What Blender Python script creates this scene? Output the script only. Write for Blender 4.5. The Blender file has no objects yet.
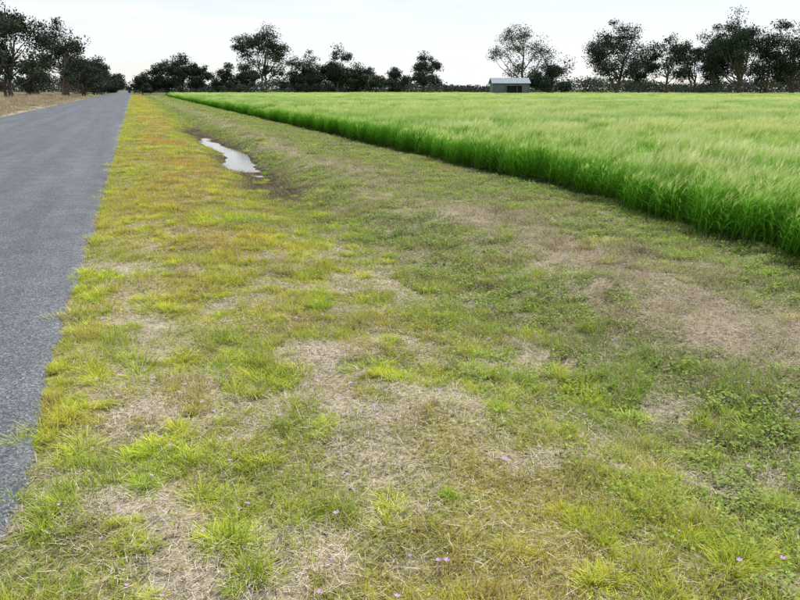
import bpy, math, numpy as np
from mathutils import Vector
R = np.random.default_rng(11)
sc = bpy.context.scene
sc.view_settings.view_transform='Standard'; sc.view_settings.look='None'; sc.view_settings.exposure=0

# ---------------------------------------------------------------- helpers
GR = np.random.default_rng(5).random((8,256,256))
def vn(x,y,s,seed=0):
    x=np.asarray(x,float)/s+seed*17.3; y=np.asarray(y,float)/s+seed*9.7
    xi=np.floor(x).astype(int); yi=np.floor(y).astype(int); fx=x-xi; fy=y-yi
    fx=fx*fx*(3-2*fx); fy=fy*fy*(3-2*fy); g=GR[seed%8]
    a=g[xi%256,yi%256]; b=g[(xi+1)%256,yi%256]; c=g[xi%256,(yi+1)%256]; d=g[(xi+1)%256,(yi+1)%256]
    return (a*(1-fx)+b*fx)*(1-fy)+(c*(1-fx)+d*fx)*fy
def fn(x,y,s,seed=0):
    return (vn(x,y,s,seed)*.5+vn(x,y,s*.47,seed+1)*.3+vn(x,y,s*.21,seed+2)*.2)
def ss(a,b,x):
    t=np.clip((x-a)/(b-a),0,1); return t*t*(3-2*t)
def ga(x,c,w): return np.exp(-((x-c)/w)**2)
def mix(a,b,t):
    t=np.asarray(t)[...,None]; return np.asarray(a)*(1-t)+np.asarray(b)*t

def mesh_np(name,V,F,mats=(),smooth=False,midx=None,big=False):
    me=bpy.data.meshes.new(name)
    V=np.asarray(V,np.float32); me.vertices.add(len(V)); me.vertices.foreach_set('co',V.ravel())
    loops=np.concatenate([f.ravel() for f in F]).astype(np.int32)
    tot=np.concatenate([np.full(len(f),f.shape[1]) for f in F]).astype(np.int32)
    st=np.concatenate([[0],np.cumsum(tot)[:-1]]).astype(np.int32)
    me.loops.add(len(loops)); me.loops.foreach_set('vertex_index',loops)
    me.polygons.add(len(tot)); me.polygons.foreach_set('loop_start',st)
    try: me.polygons.foreach_set('loop_total',tot)
    except Exception: pass
    for m in mats: me.materials.append(m)
    if midx is not None: me.polygons.foreach_set('material_index',np.asarray(midx,np.int32))
    me.polygons.foreach_set('use_smooth',np.full(len(tot),smooth))
    me.update(calc_edges=True)
    if not big: me.validate()
    return me
def obj(name,me,link=True,parent=None):
    o=bpy.data.objects.new(name,me)
    if link: sc.collection.objects.link(o)
    if parent: o.parent=parent
    return o
def attr(me,name,typ,data,dom='POINT'):
    a=me.attributes.new(name,typ,dom)
    k={'FLOAT':'value','INT':'value','FLOAT_VECTOR':'vector','FLOAT_COLOR':'color'}[typ]
    a.data.foreach_set(k,np.ascontiguousarray(data,dtype=np.int32 if typ=='INT' else np.float32).ravel())

class NT:
    def __init__(s,name):
        s.m=bpy.data.materials.new(name); s.m.use_nodes=True; s.t=s.m.node_tree; s.t.nodes.clear()
        s.out=s.n('ShaderNodeOutputMaterial')
    def n(s,typ,**k):
        x=s.t.nodes.new(typ)
        for a,b in k.items(): setattr(x,a,b)
        return x
    def l(s,a,b): s.t.links.new(a,b)
    def noise(s,scale,detail=4,vec=None,rough=.6):
        x=s.n('ShaderNodeTexNoise'); x.inputs['Scale'].default_value=scale; x.inputs['Detail'].default_value=detail
        x.inputs['Roughness'].default_value=rough
        if vec is not None: s.l(vec,x.inputs['Vector'])
        return x.outputs['Fac']
    def ramp(s,fac,stops):
        r=s.n('ShaderNodeValToRGB'); e=r.color_ramp.elements
        while len(e)<len(stops): e.new(.5)
        for i,(p,c) in enumerate(stops):
            e[i].position=p; e[i].color=(*c,1) if not np.isscalar(c) else (c,c,c,1)
        s.l(fac,r.inputs[0]); return r.outputs[0]
    def mix(s,fac,a,b,typ='MIX'):
        x=s.n('ShaderNodeMix',data_type='RGBA',blend_type=typ)
        for sock,v in ((x.inputs[0],fac),(x.inputs[6],a),(x.inputs[7],b)):
            if hasattr(v,'is_output'): s.l(v,sock)
            elif np.isscalar(v): sock.default_value=v
            else: sock.default_value=(*v,1)
        return x.outputs[2]
    def bump(s,h,strength,dist):
        b=s.n('ShaderNodeBump'); b.inputs['Strength'].default_value=strength; b.inputs['Distance'].default_value=dist
        s.l(h,b.inputs['Height']); return b.outputs[0]
    def princ(s,col,rough=.8,spec=.3,normal=None):
        p=s.n('ShaderNodeBsdfPrincipled'); 
        if hasattr(col,'is_output'): s.l(col,p.inputs['Base Color'])
        else: p.inputs['Base Color'].default_value=(*col,1)
        p.inputs['Roughness'].default_value=rough; p.inputs['Specular IOR Level'].default_value=spec
        if normal is not None: s.l(normal,p.inputs['Normal'])
        s.l(p.outputs[0],s.out.inputs[0]); return p
    def leaf(s,c,trans):
        d=s.n('ShaderNodeBsdfDiffuse'); s.l(c,d.inputs[0])
        if trans<=0: s.l(d.outputs[0],s.out.inputs[0]); return
        tr=s.n('ShaderNodeBsdfTranslucent'); s.l(c,tr.inputs[0])
        ms=s.n('ShaderNodeMixShader'); ms.inputs[0].default_value=trans; s.l(d.outputs[0],ms.inputs[1]); s.l(tr.outputs[0],ms.inputs[2]); s.l(ms.outputs[0],s.out.inputs[0])

def leafmat(name,base_mul=.45,tip=(1,1,1),trans=.35,inst=True):
    M=NT(name)
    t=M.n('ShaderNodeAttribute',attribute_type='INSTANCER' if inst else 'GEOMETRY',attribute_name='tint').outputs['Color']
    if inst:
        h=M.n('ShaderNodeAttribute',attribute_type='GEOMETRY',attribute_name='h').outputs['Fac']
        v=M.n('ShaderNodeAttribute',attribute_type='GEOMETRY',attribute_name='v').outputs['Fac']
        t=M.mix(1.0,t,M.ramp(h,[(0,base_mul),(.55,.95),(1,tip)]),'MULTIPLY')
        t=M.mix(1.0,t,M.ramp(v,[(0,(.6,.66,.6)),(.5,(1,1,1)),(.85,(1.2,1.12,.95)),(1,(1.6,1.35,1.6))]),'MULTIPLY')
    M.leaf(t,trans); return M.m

def blades(base,azi,lean,length,width,curve,seg=3,hscale=None,zmin=.002,vv=None):
    n=len(base); rows=[]; hs=[]
    p=base.copy(); ang=lean.copy()
    d=np.stack([np.cos(azi),np.sin(azi)],1); side=np.stack([-np.sin(azi),np.cos(azi),0*azi],1)
    tw=R.uniform(-.8,.8,n); 
    for k in range(seg+1):
        t=k/seg
        w=width*(1-t**1.5*.97)*(0.75+.25*min(1,t*3))*.5
        s=side*np.cos(tw)[:,None]+np.stack([d[:,0]*np.sin(tw),d[:,1]*np.sin(tw),0*tw],1)
        rows.append(p-s*w[:,None]); rows.append(p+s*w[:,None])
        hs.append(np.full(n,t)); hs.append(np.full(n,t))
        st=length/seg
        p=p+np.stack([d[:,0]*np.sin(ang)*st,d[:,1]*np.sin(ang)*st,np.cos(ang)*st],1)
        if zmin is not None: p[:,2]=np.maximum(p[:,2],zmin)
        ang=ang+curve/seg
    V=np.stack(rows,1).reshape(-1,3); H=np.stack(hs,1).reshape(-1)
    if hscale is not None: H=V[:,2]/hscale
    b=(np.arange(n)*(2*(seg+1)))[:,None]
    F=np.concatenate([b+np.array([2*k,2*k+1,2*k+3,2*k+2])[None] for k in range(seg)],0)
    if vv is None: vv=R.random(n)
    return V,F,H,np.repeat(vv,2*(seg+1))
def join(parts):
    Vs,Fs,Hs,vs=[],[],[],[]; o=0
    for V,F,H,v in parts:
        Vs.append(V);Fs.append(F+o);Hs.append(H);vs.append(v);o+=len(V)
    return np.concatenate(Vs),np.concatenate(Fs),np.concatenate(Hs),np.concatenate(vs)
def proto(name,parts,mat):
    V,F,H,v=join(parts); me=mesh_np(name,V,[F],[mat])
    attr(me,'h','FLOAT',np.clip(H,0,1)); attr(me,'v','FLOAT',v)
    return obj(name,me,link=False)
def direct(name,V,F,col,mat):
    me=mesh_np(name,V,[F],[mat],big=True)
    attr(me,'tint','FLOAT_COLOR',np.concatenate([np.clip(col,.005,.95),np.ones((len(col),1))],1)); return obj(name,me)
def scatter(name,protos,P,rot,scl,tint):
    col=bpy.data.collections.new(name+'_parts')
    for p in protos: col.objects.link(p)
    n=len(P); me=bpy.data.meshes.new(name); me.vertices.add(n); me.vertices.foreach_set('co',np.asarray(P,np.float32).ravel())
    attr(me,'rot','FLOAT_VECTOR',rot); attr(me,'scl','FLOAT_VECTOR',scl)
    attr(me,'tint','FLOAT_COLOR',np.concatenate([tint,np.ones((n,1))],1)); attr(me,'idx','INT',R.integers(0,len(protos),n))
    o=obj(name,me)
    g=bpy.data.node_groups.new(name,'GeometryNodeTree')
    g.interface.new_socket('Geometry',in_out='INPUT',socket_type='NodeSocketGeometry')
    g.interface.new_socket('Geometry',in_out='OUTPUT',socket_type='NodeSocketGeometry')
    N=g.nodes; gi=N.new('NodeGroupInput'); go=N.new('NodeGroupOutput'); ip=N.new('GeometryNodeInstanceOnPoints')
    ci=N.new('GeometryNodeCollectionInfo'); ci.inputs['Collection'].default_value=col
    ci.inputs['Separate Children'].default_value=True; ci.inputs['Reset Children'].default_value=True
    def na(nm,t):
        a=N.new('GeometryNodeInputNamedAttribute'); a.data_type=t; a.inputs['Name'].default_value=nm
        return [s for s in a.outputs if s.enabled and s.name=='Attribute'][0]
    L=g.links.new
    L(gi.outputs[0],ip.inputs['Points']); L(ci.outputs[0],ip.inputs['Instance']); ip.inputs['Pick Instance'].default_value=True
    L(na('idx','INT'),ip.inputs['Instance Index']); L(na('rot','FLOAT_VECTOR'),ip.inputs['Rotation']); L(na('scl','FLOAT_VECTOR'),ip.inputs['Scale'])
    L(ip.outputs[0],go.inputs[0])
    md=o.modifiers.new('scatter','NODES'); md.node_group=g
    return o

# ---------------------------------------------------------------- terrain
ROAD_R=-0.60; ROAD_L=-7.4; WATER_Z=-0.252
def cropx(y): return 5.70+.85*ss(5,15,y)
def ditchc(y): return 2.42+.16*np.sin(y*.33)+.10*np.sin(y*.83+1)
def tz(x,y):
    x=np.asarray(x,float); y=np.asarray(y,float)
    s=.50+.50*ss(11.5,20,y)*(1-.5*ss(28,35,y))
    z=-.285*np.exp(-(np.abs(x-ditchc(y))/.80)**2.2)*s
    z=z+(fn(x,y,.55,1)-.5)*.10*ss(ROAD_R,ROAD_R+.5,x)
    z=z+(fn(x,y,2.3,2)-.5)*.07*ss(ROAD_R,ROAD_R+1,x)*(1-ss(8,12,x))
    z=z-.02*ss(ROAD_R+.2,ROAD_R,x)*ss(ROAD_L-.3,ROAD_L,x)
    z=z+.25*ss(-9,-13,x)
    return z
def z_straw(x,y): 
    n=fn(x,y,1.4,3)-.5
    return np.clip(ga(x+1.1*n,4.0,.5)*(.5+.9*vn(x,y,1.2,4)),0,1)+.25*ga(x+1.2*n,5.2,.5)*vn(x,y,2.5,6)
def z_bare(x,y):
    n=fn(x,y,.8,5)
    b=ga(x+.5*(n-.5),.85,.20)*ss(2.6,3.0,y)*(1-ss(4.4,5.2,y))*.8
    b=b+ss(.52,.66,fn(x,y,.42,7))*.75*ss(ROAD_R-.1,ROAD_R+.1,x)*(1-.7*ss(7,13,y))
    b=b+.5*ga(x,0.0,.45)*(1-ss(2.6,3.6,y))*vn(x,y,.3,2)
    b=b+.8*ga(x+.4*(n-.5),-.10,.2)*ss(3.6,4.2,y)*(1-ss(7,9,y))*vn(x,y,.7,3)
    return np.clip(b,0,1)
def z_mud(x,y): return np.clip(ga(x+.4*(fn(x,y,.9,6)-.5),ditchc(y)-.02,.60)*ss(9,15,y)*(1-ss(34,46,y))*1.3*(.6+.8*fn(x,y,1.1,3)),0,1)
def z_orange(x,y): 
    return np.clip(ga(x+.8*(fn(x,y,1.1,2)-.5),.85,.9)*ss(6,12,y)*(1-.5*ss(45,80,y))*ss(.30,.56,fn(x,y,1.6,4)),0,1)

xs=np.concatenate([[-3000,-1200,-500,-250,-120,-70,-45,-30],np.arange(-22,-8,1.0),np.arange(-8,-.8,.4),np.arange(-.8,6.8,.06),np.arange(6.8,12,.5),[12,16,22,30,45,70,110,170,260,500,1200,3000]])
ys=np.concatenate([[-400,-120,-50,-25,-12,-6],np.arange(-3,1,.25),np.arange(1,12,.07),np.arange(12,38,.12),np.arange(38,70,.6),np.arange(70,160,4),[160,190,230,300,400,600,1000,1800,3500]])
X,Y=np.meshgrid(xs,ys,indexing='ij'); Z=tz(X,Y)
nx,ny=X.shape; I=np.arange(nx*ny).reshape(nx,ny)
F=np.stack([I[:-1,:-1],I[1:,:-1],I[1:,1:],I[:-1,1:]],-1).reshape(-1,4)
green=np.array([.18,.20,.06]); litter=np.array([.50,.43,.335]); mud=np.array([.07,.048,.032]); yel=np.array([.38,.34,.12])
x,y=X.ravel(),Y.ravel()
c=mix(green,yel,ss(.3,.7,fn(x,y,1.0,3))*ss(3.2,1.2,x))
c=mix(c,np.array([.37,.315,.21]),.6*ss(1.8,2.8,x)*ss(.35,.65,fn(x,y,.8,6)))
c=mix(c,np.array([.44,.28,.09]),z_orange(x,y)*.7)
c=mix(c,litter,np.clip(z_bare(x,y),0,1)*.9)
c=mix(c,np.array([.42,.34,.25]),np.clip(z_straw(x,y),0,1)*.8)
c=mix(c,mud,z_mud(x,y)*.97)
c=mix(c,np.array([.05,.075,.02]),ss(-.25,.15,x-cropx(y)))
c=mix(c,np.array([.44,.37,.26]),ss(ROAD_L+.2,ROAD_L-.1,x))
c=mix(c,np.array([.14,.15,.06]),ss(160,220,np.hypot(x,y)))
me=mesh_np('ground',np.stack([x,y,Z.ravel()],1),[F],smooth=True)
attr(me,'zone','FLOAT_COLOR',np.concatenate([c,np.ones((len(c),1))],1))
M=NT('verge_soil'); pos=M.n('ShaderNodeNewGeometry').outputs['Position']
zc=M.n('ShaderNodeAttribute',attribute_name='zone').outputs['Color']
n1=M.noise(38,5,pos,.75); n2=M.noise(260,2,pos,.7); n3=M.noise(7,3,pos)
cc=M.mix(1.0,zc,M.ramp(n1,[(.34,.30),(.5,.9),(.66,1.4)]),'MULTIPLY')
cc=M.mix(.8,cc,M.ramp(n2,[(.35,.5),(.65,1.5)]),'MULTIPLY')
cc=M.mix(.8,cc,M.ramp(n3,[(.3,(.6,.62,.55)),(.7,(1.25,1.18,1.2))]),'MULTIPLY')
M.princ(cc,.95,.15,M.bump(n1,.9,.03)); me.materials.append(M.m)
obj('ground',me)

# ---------------------------------------------------------------- road
ry=np.concatenate([np.arange(-6,30,.06),np.arange(30,80,.5),np.arange(80,300,6),[300,400,600,900]])
er=ROAD_R+(fn(ry,0*ry,.5,1)-.5)*.20+(vn(ry,0*ry,.11,3)-.5)*.07
el=ROAD_L+(fn(ry,0*ry+9,.7,2)-.5)*.2
ts=np.concatenate([[0,.003],np.linspace(.02,.98,13),[.997,1]])
RX=el[:,None]*(1-ts)+er[:,None]*ts; RZ=.012+.055*(1-np.abs(2*ts-1)**1.6); RZ[0]=RZ[-1]=-.02
RY=np.repeat(ry[:,None],len(ts),1); RZ=np.repeat(RZ[None],len(ry),0)
I=np.arange(RX.size).reshape(RX.shape); F=np.stack([I[:-1,:-1],I[:-1,1:],I[1:,1:],I[1:,:-1]],-1).reshape(-1,4)
M=NT('asphalt'); pos=M.n('ShaderNodeNewGeometry').outputs['Position']
vo=M.n('ShaderNodeTexVoronoi'); vo.inputs['Scale'].default_value=95; M.l(pos,vo.inputs['Vector'])
mp=M.n('ShaderNodeMapping'); mp.inputs['Scale'].default_value=(1.2,.06,1); M.l(pos,mp.inputs['Vector'])
base=M.ramp(vo.outputs['Color'],[(.1,(.050,.055,.064)),(.5,(.10,.108,.122)),(.85,(.18,.188,.205)),(1,(.38,.38,.39))])
base=M.mix(.8,base,M.ramp(M.noise(1.6,4,mp.outputs[0]),[(.35,.80),(.65,1.22)]),'MULTIPLY')
base=M.mix(.8,base,M.ramp(M.noise(2.2,4,pos),[(.35,.85),(.65,1.15)]),'MULTIPLY')
M.princ(base,.85,.35,M.bump(vo.outputs['Distance'],.8,.006))
obj('road',mesh_np('road',np.stack([RX.ravel(),RY.ravel(),RZ.ravel()],1),[F],[M.m],True))

# ---------------------------------------------------------------- water in the drain
M=NT('puddle_water'); pos=M.n('ShaderNodeNewGeometry').outputs['Position']
M.princ((.10,.085,.06),.04,.9,M.bump(M.noise(14,3,pos),.08,.01))
wy=np.linspace(9,44,80); wx=ditchc(wy)
V=np.concatenate([np.stack([wx-.9,wy,0*wy+WATER_Z],1),np.stack([wx+.9,wy,0*wy+WATER_Z],1)]); k=np.arange(79)
obj('puddle_water',mesh_np('puddle_water',V,[np.stack([k,k+80,k+81,k+1],1)],[M.m]))

# ---------------------------------------------------------------- verge vegetation
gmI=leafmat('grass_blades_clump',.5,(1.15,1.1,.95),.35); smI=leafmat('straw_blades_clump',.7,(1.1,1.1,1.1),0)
gm=leafmat('grass_blades',trans=.35,inst=False); sm=leafmat('straw_blades',trans=0,inst=False)
def disc(n,r): 
    a=R.uniform(0,2*np.pi,n); q=r*np.sqrt(R.random(n)); return a,np.stack([q*np.cos(a),q*np.sin(a),0*q-.004],1)
def pts(x0,x1,y0,y1,dens):
    n=int((x1-x0)*(y1-y0)*dens); return R.uniform(x0,x1,n),R.uniform(y0,y1,n)
BANDS=[(-.5,1.5,.25,1.3),(1.5,6,1,1),(6,12,.6,1.2),(12,20,.32,1.6),(20,40,.13,2.4),(40,90,.035,4.5),(90,230,.008,9)]
def cover(dens,x0=ROAD_R-.02,x1=6.4):
    A=[];B=[];S=[]
    for y0,y1,f,s in BANDS:
        a,b=pts(x0,x1,y0,y1,dens*f); A.append(a);B.append(b);S.append(np.full(len(a),s))
    A=np.concatenate(A);B=np.concatenate(B);S=np.concatenate(S); m=A<cropx(B)+.3
    return A[m],B[m],S[m]
def place(x,y,s,zs=.55,tiltamt=.12):
    n=len(x); z=tz(x,y); rot=np.stack([R.normal(0,tiltamt,n),R.normal(0,tiltamt,n),R.uniform(0,6.28,n)],1)
    return np.stack([x,y,z],1),rot,np.stack([s,s,1+(s-1)*zs*.35],1)
def tintgrass(x,y):
    yg=np.array([.66,.64,.085]); gr=np.array([.37,.56,.065]); dk=np.array([.25,.36,.09]); ol=np.array([.47,.45,.16]); org=np.array([.66,.42,.13]); st=np.array([.74,.64,.42])
    left=ss(2.9,1.3,x+.8*(fn(x,y,1.2,1)-.5))
    c=mix(dk,gr,ss(.40,.60,fn(x,y,.9,4))*.85)
    c=mix(c,ol,ss(.46,.66,fn(x,y,.7,7))*.8)
    l=mix(yg,gr,ss(.45,.66,fn(x,y,.75,2))*.7)
    l=mix(l,np.array([.62,.48,.15]),ss(.52,.68,fn(x,y,.5,5))*.75)
    c=mix(c,l,left)
    c=mix(c,org,z_orange(x,y)*.75)
    c=mix(c,st,np.clip(z_straw(x,y),0,1)*.5)
    c=c*R.normal(1,.16,(len(x),1)); k=R.random(len(x))<.17+.10*(1-left)
    c=np.where(k[:,None],st*R.uniform(.5,1.1,(len(x),1)),c)
    return np.clip(c,0.01,.9)
def keep(m,*a): return [q[m] for q in a]
def wet(x,y): return tz(x,y)<WATER_Z+.010

# short mat grass: individual blades
x,y,s=cover(15000)
den=np.clip(1-.88*z_bare(x,y)-.68*z_straw(x,y)-.97*z_mud(x,y),0.04,1)*(.36+.64*ss(.38,.58,fn(x,y,.22,6)))*(.40+.60*ss(.3,.6,vn(x,y,.055,2)))
m=(R.random(len(x))<den)&~wet(x,y)&(x>ROAD_R+.02); x,y,s=keep(m,x,y,s); n=len(x); print('mat blades',n)
hgt=(.5+1.2*ss(.35,.68,fn(x,y,.26,4)))
ln=R.uniform(.022,.075,n)*hgt*(1+(s-1)*.15)
V,F,H,v=blades(np.stack([x,y,tz(x,y)-.003],1),R.uniform(0,6.28,n),R.uniform(.1,1.3,n),ln,R.uniform(.0026,.0048,n)*s,R.uniform(-.2,1.1,n),2,zmin=None)
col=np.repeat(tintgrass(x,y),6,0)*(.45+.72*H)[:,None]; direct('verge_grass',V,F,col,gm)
# straw litter
x,y,s=cover(4300)
den=np.clip(.32+.8*z_straw(x,y)+.75*z_bare(x,y)-1.2*z_mud(x,y),0,1); m=(R.random(len(x))<den)&~wet(x,y); x,y,s=keep(m,x,y,s); n=len(x); print('straw',n)
V,F,H,v=blades(np.stack([x,y,tz(x,y)+R.uniform(.001,.022,n)],1),R.uniform(0,6.28,n),R.uniform(1.2,1.62,n),R.uniform(.02,.10,n)*(1+(s-1)*.4),R.uniform(.0016,.0036,n)*s,np.zeros(n),1,zmin=None)
t=mix(np.array([.78,.69,.55]),np.array([.36,.25,.18]),R.random(n)**1.3); t=t*(1-.22*np.clip(z_straw(x,y),0,1))[:,None]; direct('straw_litter',V,F,np.repeat(t,4,0),sm)
# broadleaf weeds
x,y,s=cover(6500)
den=np.clip(ss(1.4,2.5,x+.8*(fn(x,y,1.,2)-.5))*ss(.36,.54,fn(x,y,.5,1))*ss(.35,.6,vn(x,y,.09,4))*(1-.75*z_straw(x,y))*(1-.97*z_mud(x,y))+.012,0,1)
m=(R.random(len(x))<den)&~wet(x,y)&(x>ROAD_R+.1); x,y,s=keep(m,x,y,s); n=len(x); print('weed',n)
hz=R.uniform(.005,.05,n); sz=.022*R.uniform(.5,1.25,n)*s; az=R.uniform(0,6.28,n); tl=R.normal(.1,.35,n)
b=np.stack([x,y,tz(x,y)+hz],1); d=np.stack([np.cos(az)*np.cos(tl),np.sin(az)*np.cos(tl),np.sin(tl)],1)*sz[:,None]; sd=np.stack([-np.sin(az),np.cos(az),R.normal(0,.3,n)],1)*sz[:,None]*.36
V=np.stack([b,b+d*.45+sd,b+d,b+d*.45-sd],1).reshape(-1,3); F=(np.arange(n)*4)[:,None]+np.arange(4)[None]
t=mix(np.array([.25,.37,.08]),np.array([.46,.57,.14]),R.random(n))*(.55+9*hz)[:,None]; direct('broadleaf_weeds',V,F,np.repeat(t,4,0),gm)
# tussocks
tufts=[]
for i in range(6):
    n=95; a,b=disc(n,.05); ln=R.uniform(.05,.14,n)
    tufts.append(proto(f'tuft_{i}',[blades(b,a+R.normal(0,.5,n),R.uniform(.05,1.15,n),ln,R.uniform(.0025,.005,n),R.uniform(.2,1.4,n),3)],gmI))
BANDS=[(-.5,9,1.0,1.0),(9,20,.5,1.25),(20,50,.16,2.0),(50,110,.05,3.2),(110,230,.012,5)]
x,y,s=cover(36)
cl=ss(.44,.58,fn(x,y,.5,3))
den=np.clip((.16+.84*cl)*(1-.8*z_straw(x,y))*(1-.6*z_bare(x,y))*(1-.97*z_mud(x,y)),0.02,1)*np.where(x>2.6,.30,1)
den=np.maximum(den,.7*ga(x,ROAD_R+.14,.14)*ss(.38,.6,vn(x,y,.6,2)))
m=(R.random(len(x))<den)&~wet(x,y); x,y,s=keep(m,x,y,s)
t=tintgrass(x,y); g2=mix(np.array([.40,.62,.065]),np.array([.74,.78,.10]),R.random(len(x))**.8); t=mix(t,g2,R.uniform(.4,1,len(x))*np.where(x<2.6,1,.5)*(1-.7*z_orange(x,y)))
big=.45+.85*R.random(len(x))**1.6; k=3
x=np.repeat(x,k)+R.normal(0,.055,len(x)*k)*np.repeat(big*s,k); y=np.repeat(y,k)+R.normal(0,.055,len(y)*k)*np.repeat(big*s,k); s=np.repeat(s,k); t=np.repeat(t,k,0)*R.normal(1,.1,(len(x),1)); big=np.repeat(big,k)
m=(x>ROAD_R-.06)&~wet(x,y); x,y,s,t,big=keep(m,x,y,s,t,big)
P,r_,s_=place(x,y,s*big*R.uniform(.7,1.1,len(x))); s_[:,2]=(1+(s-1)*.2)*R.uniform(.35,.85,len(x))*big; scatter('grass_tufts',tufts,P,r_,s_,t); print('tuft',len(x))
heaps=[]
for i in range(3):
    n=110; a,b=disc(n,.14); b[:,2]=R.uniform(0,.05,n)
    heaps.append(proto(f'heap_{i}',[blades(b,R.uniform(0,6.28,n),R.uniform(.5,1.6,n),R.uniform(.05,.17,n),R.uniform(.0018,.0034,n),R.uniform(-.2,1.2,n),2)],smI))
x,y,s=cover(20); den=np.clip(z_straw(x,y)*1.0*ss(.35,.6,fn(x,y,.6,2))+.06*(x>2)+.4*z_mud(x,y)+.02,0,1); m=(R.random(len(x))<den)&~wet(x,y)&(x>ROAD_R+.1); x,y,s=keep(m,x,y,s)
t=mix(np.array([.56,.46,.33]),np.array([.22,.145,.10]),R.random(len(x)))
P,r_,s_=place(x,y,s*R.uniform(.4,1.1,len(x))); scatter('dead_grass_clumps',heaps,P,r_,s_,t)
fl=[]
for i in range(3):
    n=6; az=np.arange(n)*2*np.pi/n+R.normal(0,.1,n); b=np.tile([[0,0,.07]],(n,1)).astype(float)
    V,F_,H,v=blades(b,az,np.full(n,1.1),np.full(n,.012),np.full(n,.009),np.full(n,.3),2,vv=np.full(n,.5)); H[:]=1
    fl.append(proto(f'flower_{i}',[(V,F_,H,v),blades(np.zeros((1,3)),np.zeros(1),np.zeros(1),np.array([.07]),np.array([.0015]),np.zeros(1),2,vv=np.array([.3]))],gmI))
x,y=pts(-.4,3.4,1.8,8,18); m=R.random(len(x))<(ss(.42,.65,vn(x,y,.6,7))+.15)*(1-.6*ss(4,8,y)); x,y=x[m],y[m]
P,r_,s_=place(x,y,R.uniform(.7,1.3,len(x))); scatter('purple_wildflowers',fl,P,r_,s_,np.tile([.62,.42,.88],(len(x),1)))
dry=[]
for i in range(3):
    n=90; a,b=disc(n,.25)
    dry.append(proto(f'dry_{i}',[blades(b,R.uniform(0,6.28,n),R.uniform(0,.6,n),R.uniform(.2,.55,n),R.uniform(.006,.012,n),R.uniform(0,.8,n),2)],smI))
a=[];b=[];q=[]
for x0,x1,y0,y1,d,s0 in [(-14,-7.6,10,60,4,1),(-30,-14,20,80,1.2,1.6),(-12,-7.6,60,200,1.4,1.8),(-60,-12,60,220,.22,3.2)]:
    u,v=pts(x0,x1,y0,y1,d); a.append(u);b.append(v);q.append(np.full(len(u),s0))
x=np.concatenate(a);y=np.concatenate(b);s=np.concatenate(q)
P,r_,s_=place(x,y,s*R.uniform(.7,1.2,len(x)),.3); s_[:,2]*=ss(-7.5,-11,x)*.8+.3
scatter('dry_roadside_grass',dry,P,r_,s_,mix(np.array([.54,.47,.37]),np.array([.34,.31,.19]),R.random(len(x))))

# ---------------------------------------------------------------- barley crop
M=NT('crop_leaf')
t=M.n('ShaderNodeAttribute',attribute_type='INSTANCER',attribute_name='tint').outputs['Color']
h=M.n('ShaderNodeAttribute',attribute_type='GEOMETRY',attribute_name='h').outputs['Fac']
v=M.n('ShaderNodeAttribute',attribute_type='GEOMETRY',attribute_name='v').outputs['Fac']
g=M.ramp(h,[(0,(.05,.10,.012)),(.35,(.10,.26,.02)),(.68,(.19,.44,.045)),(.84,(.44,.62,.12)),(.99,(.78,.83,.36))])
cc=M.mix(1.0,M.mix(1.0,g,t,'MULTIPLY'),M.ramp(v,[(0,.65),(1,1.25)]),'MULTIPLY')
M.leaf(cc,.35); cm=M.m
def barley(i,half,n,nl,lowcut,pre):
    b=np.stack([R.uniform(-half,half,n),R.uniform(-half,half,n),np.zeros(n)],1); H=R.normal(.62,.055,n); parts=[]
    wind=-.5+R.normal(0,.5,n); lean=R.uniform(.0,.18,n)
    top=b+np.stack([np.cos(wind)*np.sin(lean+.07)*H,np.sin(wind)*np.sin(lean+.07)*H,np.cos(lean+.07)*H],1)
    if lowcut<=0: parts.append(blades(b,wind,lean,H,np.full(n,.005),np.full(n,.15),2,hscale=.80))
    parts.append(blades(top,wind,lean+.4,R.uniform(.07,.09,n),np.full(n,.013),np.full(n,.6),2,hscale=.76))
    for k in range(6):
        parts.append(blades(top+np.array([0,0,.02]),wind+R.normal(0,.35,n),lean+R.uniform(.1,.9,n),R.uniform(.11,.18,n),np.full(n,.003),np.full(n,.7),2,hscale=.74))
    for k in range(nl):
        f=R.uniform(max(.12,lowcut),.90,n)[:,None]; bb=b*(1-f)+top*f
        parts.append(blades(bb,R.uniform(0,6.28,n),R.uniform(.15,.6,n),R.uniform(.14,.26,n),R.uniform(.008,.013,n),R.uniform(.8,2.1,n),2,hscale=.88,zmin=.05))
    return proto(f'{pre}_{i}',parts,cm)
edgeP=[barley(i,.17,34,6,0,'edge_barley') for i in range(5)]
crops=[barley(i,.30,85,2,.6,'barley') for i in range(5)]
def edge(y): return cropx(y)+(fn(y,0*y,3,4)-.5)*.5+(vn(y,0*y,.5,5)-.5)*.22
def crop_tint(x,y):
    wv=fn(x*.55+y*.25,y*.8-x*.1,4.5,3); w2=fn(x*.5,y,14,6); w3=fn(x*.25,y,3.5,1)
    t=mix(np.array([.72,.86,.70]),np.array([1.10,1.03,1.25]),ss(.35,.65,wv)); t=mix(t,np.array([1.12,1.02,1.05]),ss(.35,.6,w2)*.7)
    t=mix(t,t*np.array([.64,.80,.62]),ss(.46,.60,w3)*ss(8,30,y)); return t,wv
ey=np.concatenate([np.arange(-1,45,.28),np.arange(45,170,.55)]); A=[];B=[]
for off in(.2,.45,.75):
    yy=ey+R.normal(0,.06,len(ey)); A.append(edge(yy)+off+R.normal(0,.08,len(yy))); B.append(yy)
x=np.concatenate(A);y=np.concatenate(B); n=len(x); t,wv=crop_tint(x,y); t=mix(t,np.array([.9,1.05,.8]),.6*(x<edge(y)+.5))
zz=R.uniform(.74,1.10,n)*(.88+.12*ss(.15,.8,x-edge(y))); q=np.where(y>45,1.6,1.08)
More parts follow.
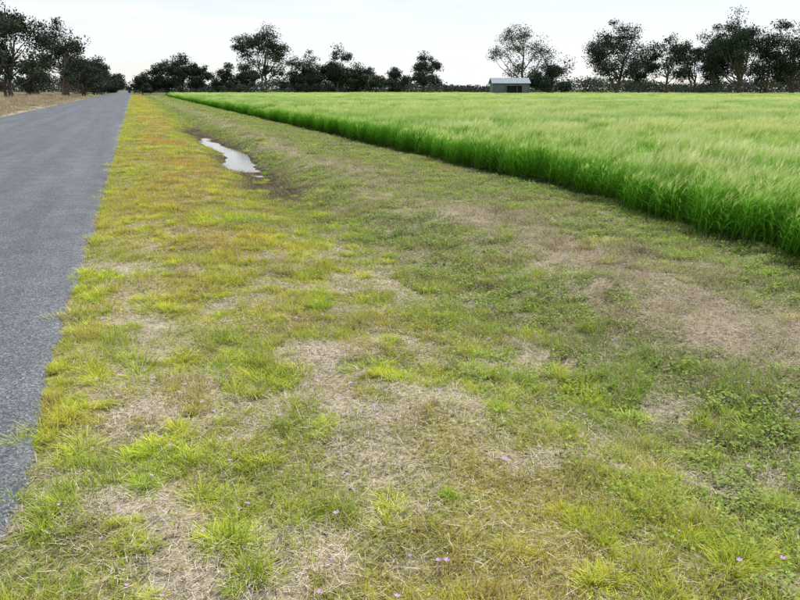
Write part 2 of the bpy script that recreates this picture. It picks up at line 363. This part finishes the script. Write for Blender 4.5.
scatter('barley_crop_edge',edgeP,np.stack([x,y,tz(x,y)],1),np.stack([R.normal(0,.08,n),R.normal(-.06,.10,n),R.normal(0,.5,n)],1),np.stack([q,q,zz],1),t)
a=[];b=[];q=[]
for x0,x1,y0,y1,d,s0 in [(6.2,26,0,40,3.2,1),(26,60,0,40,1.4,1.4),(6.8,60,40,80,1.3,1.5),(60,120,0,80,.42,2.4),(6.8,120,80,150,.38,2.6),(6.8,140,150,185,.25,3.4),(120,190,0,150,.18,3.6)]:
    u,v=pts(x0,x1,y0,y1,d); a.append(u);b.append(v);q.append(np.full(len(u),s0))
x=np.concatenate(a);y=np.concatenate(b);s=np.concatenate(q)
m=(x>edge(y)+.65)&(np.hypot(x,y)<190); x,y,s=keep(m,x,y,s); n=len(x); print('crop',n)
t,wv=crop_tint(x,y); zz=R.uniform(.92,1.10,n)*(1+.24*(wv-.5))
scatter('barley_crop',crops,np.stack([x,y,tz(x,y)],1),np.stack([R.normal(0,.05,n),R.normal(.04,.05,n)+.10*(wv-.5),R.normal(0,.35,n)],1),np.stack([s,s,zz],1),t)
cx=np.concatenate([np.arange(.6,6,.3),np.arange(6,30,1.2),np.arange(30,200,6)]); cy=np.concatenate([np.arange(-3,30,.35),np.arange(30,80,1.5),np.arange(80,200,5)])
CX,CY=np.meshgrid(cx,cy,indexing='ij'); CX=CX+edge(CY)
CZ=.53+.09*(fn(CX,CY,.9,2)-.5)+.06*(fn(CX,CY,4.5,3)-.5)+ .03*ss(30,80,np.hypot(CX,CY)); CZ[0]=.0
CZ=CZ*(np.hypot(CX,CY)<195)
I=np.arange(CX.size).reshape(CX.shape); F=np.stack([I[:-1,:-1],I[1:,:-1],I[1:,1:],I[:-1,1:]],-1).reshape(-1,4)
M=NT('crop_canopy'); pos=M.n('ShaderNodeNewGeometry').outputs['Position']
c1=M.ramp(M.noise(30,4,pos,.8),[(.3,(.04,.08,.01)),(.5,(.15,.28,.04)),(.7,(.32,.44,.09))])
M.leaf(c1,0)
obj('crop_canopy',mesh_np('crop_canopy',np.stack([CX.ravel(),CY.ravel(),CZ.ravel()],1),[F],[M.m],True))

# ---------------------------------------------------------------- trees
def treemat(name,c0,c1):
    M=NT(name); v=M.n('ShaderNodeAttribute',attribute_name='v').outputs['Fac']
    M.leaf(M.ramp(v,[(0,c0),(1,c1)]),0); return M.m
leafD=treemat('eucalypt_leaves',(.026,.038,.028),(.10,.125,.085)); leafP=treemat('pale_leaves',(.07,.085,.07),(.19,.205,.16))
M=NT('bark'); pos=M.n('ShaderNodeNewGeometry').outputs['Position']
M.princ(M.ramp(M.noise(3,3,pos),[(.3,(.07,.055,.045)),(.7,(.22,.19,.16))]),.9,.2); bark=M.m
def tube(P,r,k=7):
    P=np.asarray(P,float); V=[]
    for i,p in enumerate(P):
        d=P[min(i+1,len(P)-1)]-P[max(i-1,0)]; d/=np.linalg.norm(d)+1e-9
        u=np.cross(d,[0.3,1,.1]); u/=np.linalg.norm(u); w=np.cross(d,u)
        a=np.arange(k)*2*np.pi/k; V.append(p+r[i]*(np.cos(a)[:,None]*u+np.sin(a)[:,None]*w))
    V=np.concatenate(V); F=[]
    for i in range(len(P)-1):
        for j in range(k): F.append([i*k+j,i*k+(j+1)%k,(i+1)*k+(j+1)%k,(i+1)*k+j])
    return V,np.array(F)
def quads(C,size):
    n=len(C); a=R.normal(size=(n,3)); a/=np.linalg.norm(a,axis=1)[:,None]; b=np.cross(a,R.normal(size=(n,3))); b/=np.linalg.norm(b,axis=1)[:,None]
    a=a*size[:,None]; b=b*size[:,None]*.5
    V=np.stack([C-a,C+b*.9-a*.1,C+a,C-b-a*.1],1).reshape(-1,3); return V,(np.arange(n)*4)[:,None]+np.arange(4)[None]
def tree(name,az,D,H,W,style='dense'):
    az=math.radians(az); cx,cy=D*math.sin(az),D*math.cos(az)
    Vs=[];Fs=[];o=0
    def add(V,F):
        nonlocal o; Vs.append(V);Fs.append(F+o);o+=len(V)
    airy=style in('airy','pale'); low=style=='bush'
    cb=H*(.04 if low else (.20 if airy else R.uniform(.10,.24)))
    nt=R.integers(1,4) if not low else 3
    ncl=int({'dense':78,'airy':62,'pale':74,'bush':56}[style]*max(.7,min(1.6,W/9)))
    nl=max(7,int(W/1.1)); lobes=[]
    for i in range(nl):
        a=i*2.4+R.uniform(-.6,.6); q=R.uniform(.20,.88)*W/2; zt=R.uniform(.24 if low else .32,.84)*H*(1-.22*(q/(W/2))**2); lobes.append((q*math.cos(a),q*math.sin(a),zt,R.uniform(.5,1.2)))
    lobes.append((R.normal(0,W*.07),R.normal(0,W*.07),H*.80,1.0))
    C=[]
    while len(C)<ncl:
        L=lobes[R.integers(len(lobes))]; rr=L[3]*W*.20
        d=R.normal(size=3); d/=np.linalg.norm(d)
        p=np.array(L[:3])+d*rr*np.array([1,1,.8])*R.random()**.4*1.1
        if p[2]<cb or p[2]>H*.97: continue
        C.append(p)
    C=np.array(C); C[0]=[lobes[-1][0],lobes[-1][1],H*.95]
    tr0=max(.16,H*.022)
    for t in range(nt):
        bx,by=R.normal(0,.3,2)*(t>0); tx,ty=R.normal(0,W*.13,2); hh=H*R.uniform(.6,.8)
        f=np.linspace(0,1,7); P=np.stack([bx+tx*f**1.3+R.normal(0,.15,7)*(f>0),by+ty*f**1.3+R.normal(0,.15,7)*(f>0),-.3+hh*f],1)
        add(*tube(P,tr0*(1-.75*f)*(1.25 if nt==1 else .85)))
        for c_ in C[R.permutation(len(C))[:13 if airy else 9]]:
            k=min(max(int(c_[2]/hh*6*R.uniform(.35,.7)),1),5); a=P[k]
            mid=(a+c_)/2+R.normal(0,.35,3)+[0,0,-.05*H]; mid2=(mid+c_)/2+R.normal(0,.2,3)
            add(*tube([a,mid,mid2,c_],tr0*np.array([.42,.28,.17,.06]),5))
    nb=sum(len(f) for f in Fs)
    per=int({'dense':135,'airy':90,'pale':75,'bush':150}[style])
    lc=[];lv=[]
    for c_ in C:
        sg=W*R.uniform(.025,.07)+.15; k=int(per*R.uniform(.35,1.5))
        g_=R.normal(size=(k,3)); r__=np.linalg.norm(g_,axis=1)[:,None]; g_=g_/r__*np.minimum(r__,2.3)
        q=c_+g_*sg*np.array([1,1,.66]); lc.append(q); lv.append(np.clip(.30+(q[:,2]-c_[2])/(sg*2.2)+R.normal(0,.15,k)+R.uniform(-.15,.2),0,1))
    lc=np.concatenate(lc); lv=np.concatenate(lv); kk=lc[:,2]>.25; lc=lc[kk]; lv=lv[kk]
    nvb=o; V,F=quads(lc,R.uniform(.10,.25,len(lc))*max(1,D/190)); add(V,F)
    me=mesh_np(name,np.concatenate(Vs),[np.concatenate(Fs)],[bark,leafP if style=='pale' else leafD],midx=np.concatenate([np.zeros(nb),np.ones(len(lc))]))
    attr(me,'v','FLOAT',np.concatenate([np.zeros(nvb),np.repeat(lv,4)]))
    ob=obj(name,me); ob.location=(cx,cy,tz(cx,cy)); ob.rotation_euler[2]=R.uniform(0,6.28); return ob
T=[(-9.8,118,12.5,13,'dense'),(-7.6,126,13,12.5,'dense'),(-6.0,160,6,8,'bush'),(-4.3,150,13,10.5,'dense'),(-3.2,170,8.4,10,'bush'),(-2.5,220,8.8,12,'bush'),(-2.0,260,8.5,12,'bush'),(-1.62,300,9,12,'bush'),
 (.6,260,6.2,8,'bush'),(2.2,225,8.6,10,'bush'),(3.1,220,10.4,10.5,'dense'),(4.1,222,8,8,'bush'),(6.3,200,7.4,8,'bush'),(7.5,203,7.0,8,'bush'),(8.7,180,15,12.5,'dense'),
 (11.0,190,8.6,8.5,'bush'),(12.0,190,10.2,9,'dense'),(13.0,193,7.0,8,'bush'),(13.8,190,11.4,9,'dense'),(15.0,192,7.2,9,'bush'),(16.1,193,6.4,8,'bush'),(17.9,195,6.4,6.5,'bush'),(19.9,180,9.2,8.5,'dense'),
 (26.9,190,16,14,'pale'),(28.9,168,7.4,10.5,'bush'),(33.3,172,15,14,'dense'),(34.8,178,9.5,8,'airy'),(36.6,176,12.4,11,'airy'),(38.2,184,11.5,11,'dense'),
 (39.6,176,14,12,'dense'),(41.2,170,16.4,14,'dense'),(42.7,178,10.5,10,'airy'),(44.2,172,14,14,'dense'),(47,165,13,13,'dense')]
for q in T: tree({'bush':'spreading_tree','pale':'pale_eucalyptus_tree'}.get(q[4],'eucalyptus_tree'),*q)
C=[];lv=[]
for i in range(900):
    az=math.radians(R.uniform(-16,60)); D=R.uniform(330,420); hh=R.uniform(2.6,5.2)*(.6+.9*vn(math.degrees(az),0,2.2,3)); w=R.uniform(2.5,6)
    k=90; q=np.array([D*math.sin(az),D*math.cos(az),0])+np.stack([R.normal(0,w*.5,k),R.normal(0,w*.5,k),hh*(1-R.random(k)**2)*R.uniform(.7,1,k)],1)
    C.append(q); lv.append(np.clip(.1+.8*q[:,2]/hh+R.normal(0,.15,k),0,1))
C=np.concatenate(C); lv=np.concatenate(lv); m=~((C[:,0]>-8)&(C[:,0]<0)); C=C[m];lv=lv[m]
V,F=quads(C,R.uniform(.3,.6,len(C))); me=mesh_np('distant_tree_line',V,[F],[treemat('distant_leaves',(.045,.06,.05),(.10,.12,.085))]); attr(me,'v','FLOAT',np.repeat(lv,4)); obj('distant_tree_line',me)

# ---------------------------------------------------------------- farm shed
def boxm(name,x0,x1,y0,y1,z0,z1,mat,par):
    V=[(x,y,z) for x in(x0,x1) for y in(y0,y1) for z in(z0,z1)]
    F=np.array([[0,1,3,2],[4,6,7,5],[0,4,5,1],[2,3,7,6],[0,2,6,4],[1,5,7,3]])
    return obj(name,mesh_np(name,V,[F],[mat]),parent=par)
def corr(name,c,ax):
    M=NT(name); tc=M.n('ShaderNodeTexCoord').outputs['Object']; w=M.n('ShaderNodeTexWave',bands_direction=ax); w.inputs['Scale'].default_value=2.0; M.l(tc,w.inputs['Vector'])
    col=M.mix(.5,c,M.ramp(M.noise(1.2,5,tc),[(.3,.65),(.7,1.3)]),'MULTIPLY'); M.princ(col,.6,.3,M.bump(w.outputs['Fac'],.5,.03)); return M.m
roofm=corr('galvanised_roof',(.20,.235,.275),'X'); wallm=corr('shed_wall',(.15,.165,.19),'X'); dark=NT('dark_opening'); dark.princ((.03,.03,.033),.9); trim=NT('shed_post'); trim.princ((.16,.13,.1),.9)
def shed(az,D,w,dp,hw,hr,name='farm_shed'):
    az_=math.radians(az); e=bpy.data.objects.new(name,None); sc.collection.objects.link(e); e.location=(D*math.sin(az_),D*math.cos(az_),0); e.rotation_euler[2]=-az_+.12
    boxm('wall_front_left',-w/2,-w*.12,-dp/2,-dp/2+.1,-.2,hw,wallm,e); boxm('wall_front_right',w*.30,w/2,-dp/2,-dp/2+.1,-.2,hw,wallm,e)
    boxm('lintel',-w*.12,w*.30,-dp/2,-dp/2+.1,hw*.82,hw,wallm,e); boxm('doorway',-w*.12,w*.30,-dp/2+.6,-dp/2+.65,-.2,hw*.82,dark.m,e)
    boxm('wall_back',-w/2,w/2,dp/2-.1,dp/2,-.2,hw,wallm,e)
    for s,nm in((-1,'end_left'),(1,'end_right')):
        X=s*(w/2-.05); V=[];
        for xx in(X-.045,X+.045): V+=[(xx,-dp/2+.1,-.2),(xx,dp/2-.1,-.2),(xx,dp/2-.1,hw),(xx,0,hw+hr-.03),(xx,-dp/2+.1,hw)]
        me=bpy.data.meshes.new(nm); me.from_pydata(V,[],[(0,1,2,3,4),(9,8,7,6,5)]+[(i,(i+1)%5,(i+1)%5+5,i+5) for i in range(5)]); me.materials.append(wallm); obj(nm,me,parent=e)
    V=[];
    for t in(0,.08): V+=[(-w/2-.3,-dp/2-.35,hw-.05+t),(w/2+.3,-dp/2-.35,hw-.05+t),(w/2+.3,0,hw+hr+t),(-w/2-.3,0,hw+hr+t),(w/2+.3,dp/2+.35,hw-.05+t),(-w/2-.3,dp/2+.35,hw-.05+t)]
    me=bpy.data.meshes.new('roof'); me.from_pydata(V,[],[(0,3,2,1),(3,5,4,2),(6,7,8,9),(9,8,10,11),(0,1,7,6),(4,5,11,10),(1,2,8,7),(2,4,10,8),(0,6,9,3),(3,9,11,5)]); me.materials.append(roofm); obj('roof',me,parent=e)
    for i,xx in enumerate(np.linspace(-w/2,w/2,4)): boxm(f'post_{i}',xx-.06,xx+.06,-dp/2-.16,-dp/2-.04,-.2,hw-.1,trim.m,e)
shed(26.0,162,7.0,7,2.6,1.0)

# ---------------------------------------------------------------- sky, sun, camera
SUN_AZ=math.radians(58); SUN_EL=math.radians(54)
w=bpy.data.worlds.new('World'); sc.world=w; w.use_nodes=True; t=w.node_tree; t.nodes.clear()
out=t.nodes.new('ShaderNodeOutputWorld'); bg=t.nodes.new('ShaderNodeBackground'); sky=t.nodes.new('ShaderNodeTexSky')
sky.sky_type='NISHITA'; sky.sun_disc=False; sky.sun_elevation=SUN_EL; sky.sun_rotation=SUN_AZ; sky.dust_density=.4; sky.air_density=1.0
L=t.links.new
tc=t.nodes.new('ShaderNodeTexCoord'); mp=t.nodes.new('ShaderNodeMapping'); mp.inputs['Scale'].default_value=(1.6,1.6,13); L(tc.outputs['Generated'],mp.inputs[0])
no=t.nodes.new('ShaderNodeTexNoise'); no.inputs['Scale'].default_value=2.6; no.inputs['Detail'].default_value=7; no.inputs['Roughness'].default_value=.6; L(mp.outputs[0],no.inputs['Vector'])
rp=t.nodes.new('ShaderNodeValToRGB'); e=rp.color_ramp.elements; e[0].position=.38; e[1].position=.58; e[0].color=(.58,.58,.58,1); e[1].color=(1,1,1,1)
L(no.outputs['Fac'],rp.inputs[0])
sep=t.nodes.new('ShaderNodeSeparateXYZ'); L(tc.outputs['Generated'],sep.inputs[0])
r2=t.nodes.new('ShaderNodeValToRGB'); e=r2.color_ramp.elements; e[0].position=.08; e[0].color=(1,1,1,1); e[1].position=.40; e[1].color=(.45,.45,.45,1); L(sep.outputs[2],r2.inputs[0])
mu=t.nodes.new('ShaderNodeMath'); mu.operation='MULTIPLY'; L(rp.outputs[0],mu.inputs[0]); L(r2.outputs[0],mu.inputs[1])
mx=t.nodes.new('ShaderNodeMix'); mx.data_type='RGBA'; mx.inputs[7].default_value=(7.35,7.5,7.75,1); L(mu.outputs[0],mx.inputs[0]); L(sky.outputs[0],mx.inputs[6])
L(mx.outputs[2],bg.inputs[0]); bg.inputs[1].default_value=.135; L(bg.outputs[0],out.inputs[0])
ld=bpy.data.lights.new('sun','SUN'); ld.energy=5; ld.angle=math.radians(.6); ld.color=(1,.97,.90); lo=obj('sun',ld)
d=Vector((math.sin(SUN_AZ)*math.cos(SUN_EL),math.cos(SUN_AZ)*math.cos(SUN_EL),math.sin(SUN_EL))); lo.rotation_euler=(-d).to_track_quat('-Z','Y').to_euler(); lo.location=(0,0,30)
cd=bpy.data.cameras.new('camera'); co=obj('camera',cd); co.location=(0,0,1.6); cd.sensor_width=36; cd.lens=35; cd.clip_end=6000; cd.clip_start=.05
co.rotation_euler=(math.radians(90-15.2),0,math.radians(-18.3)); sc.camera=co
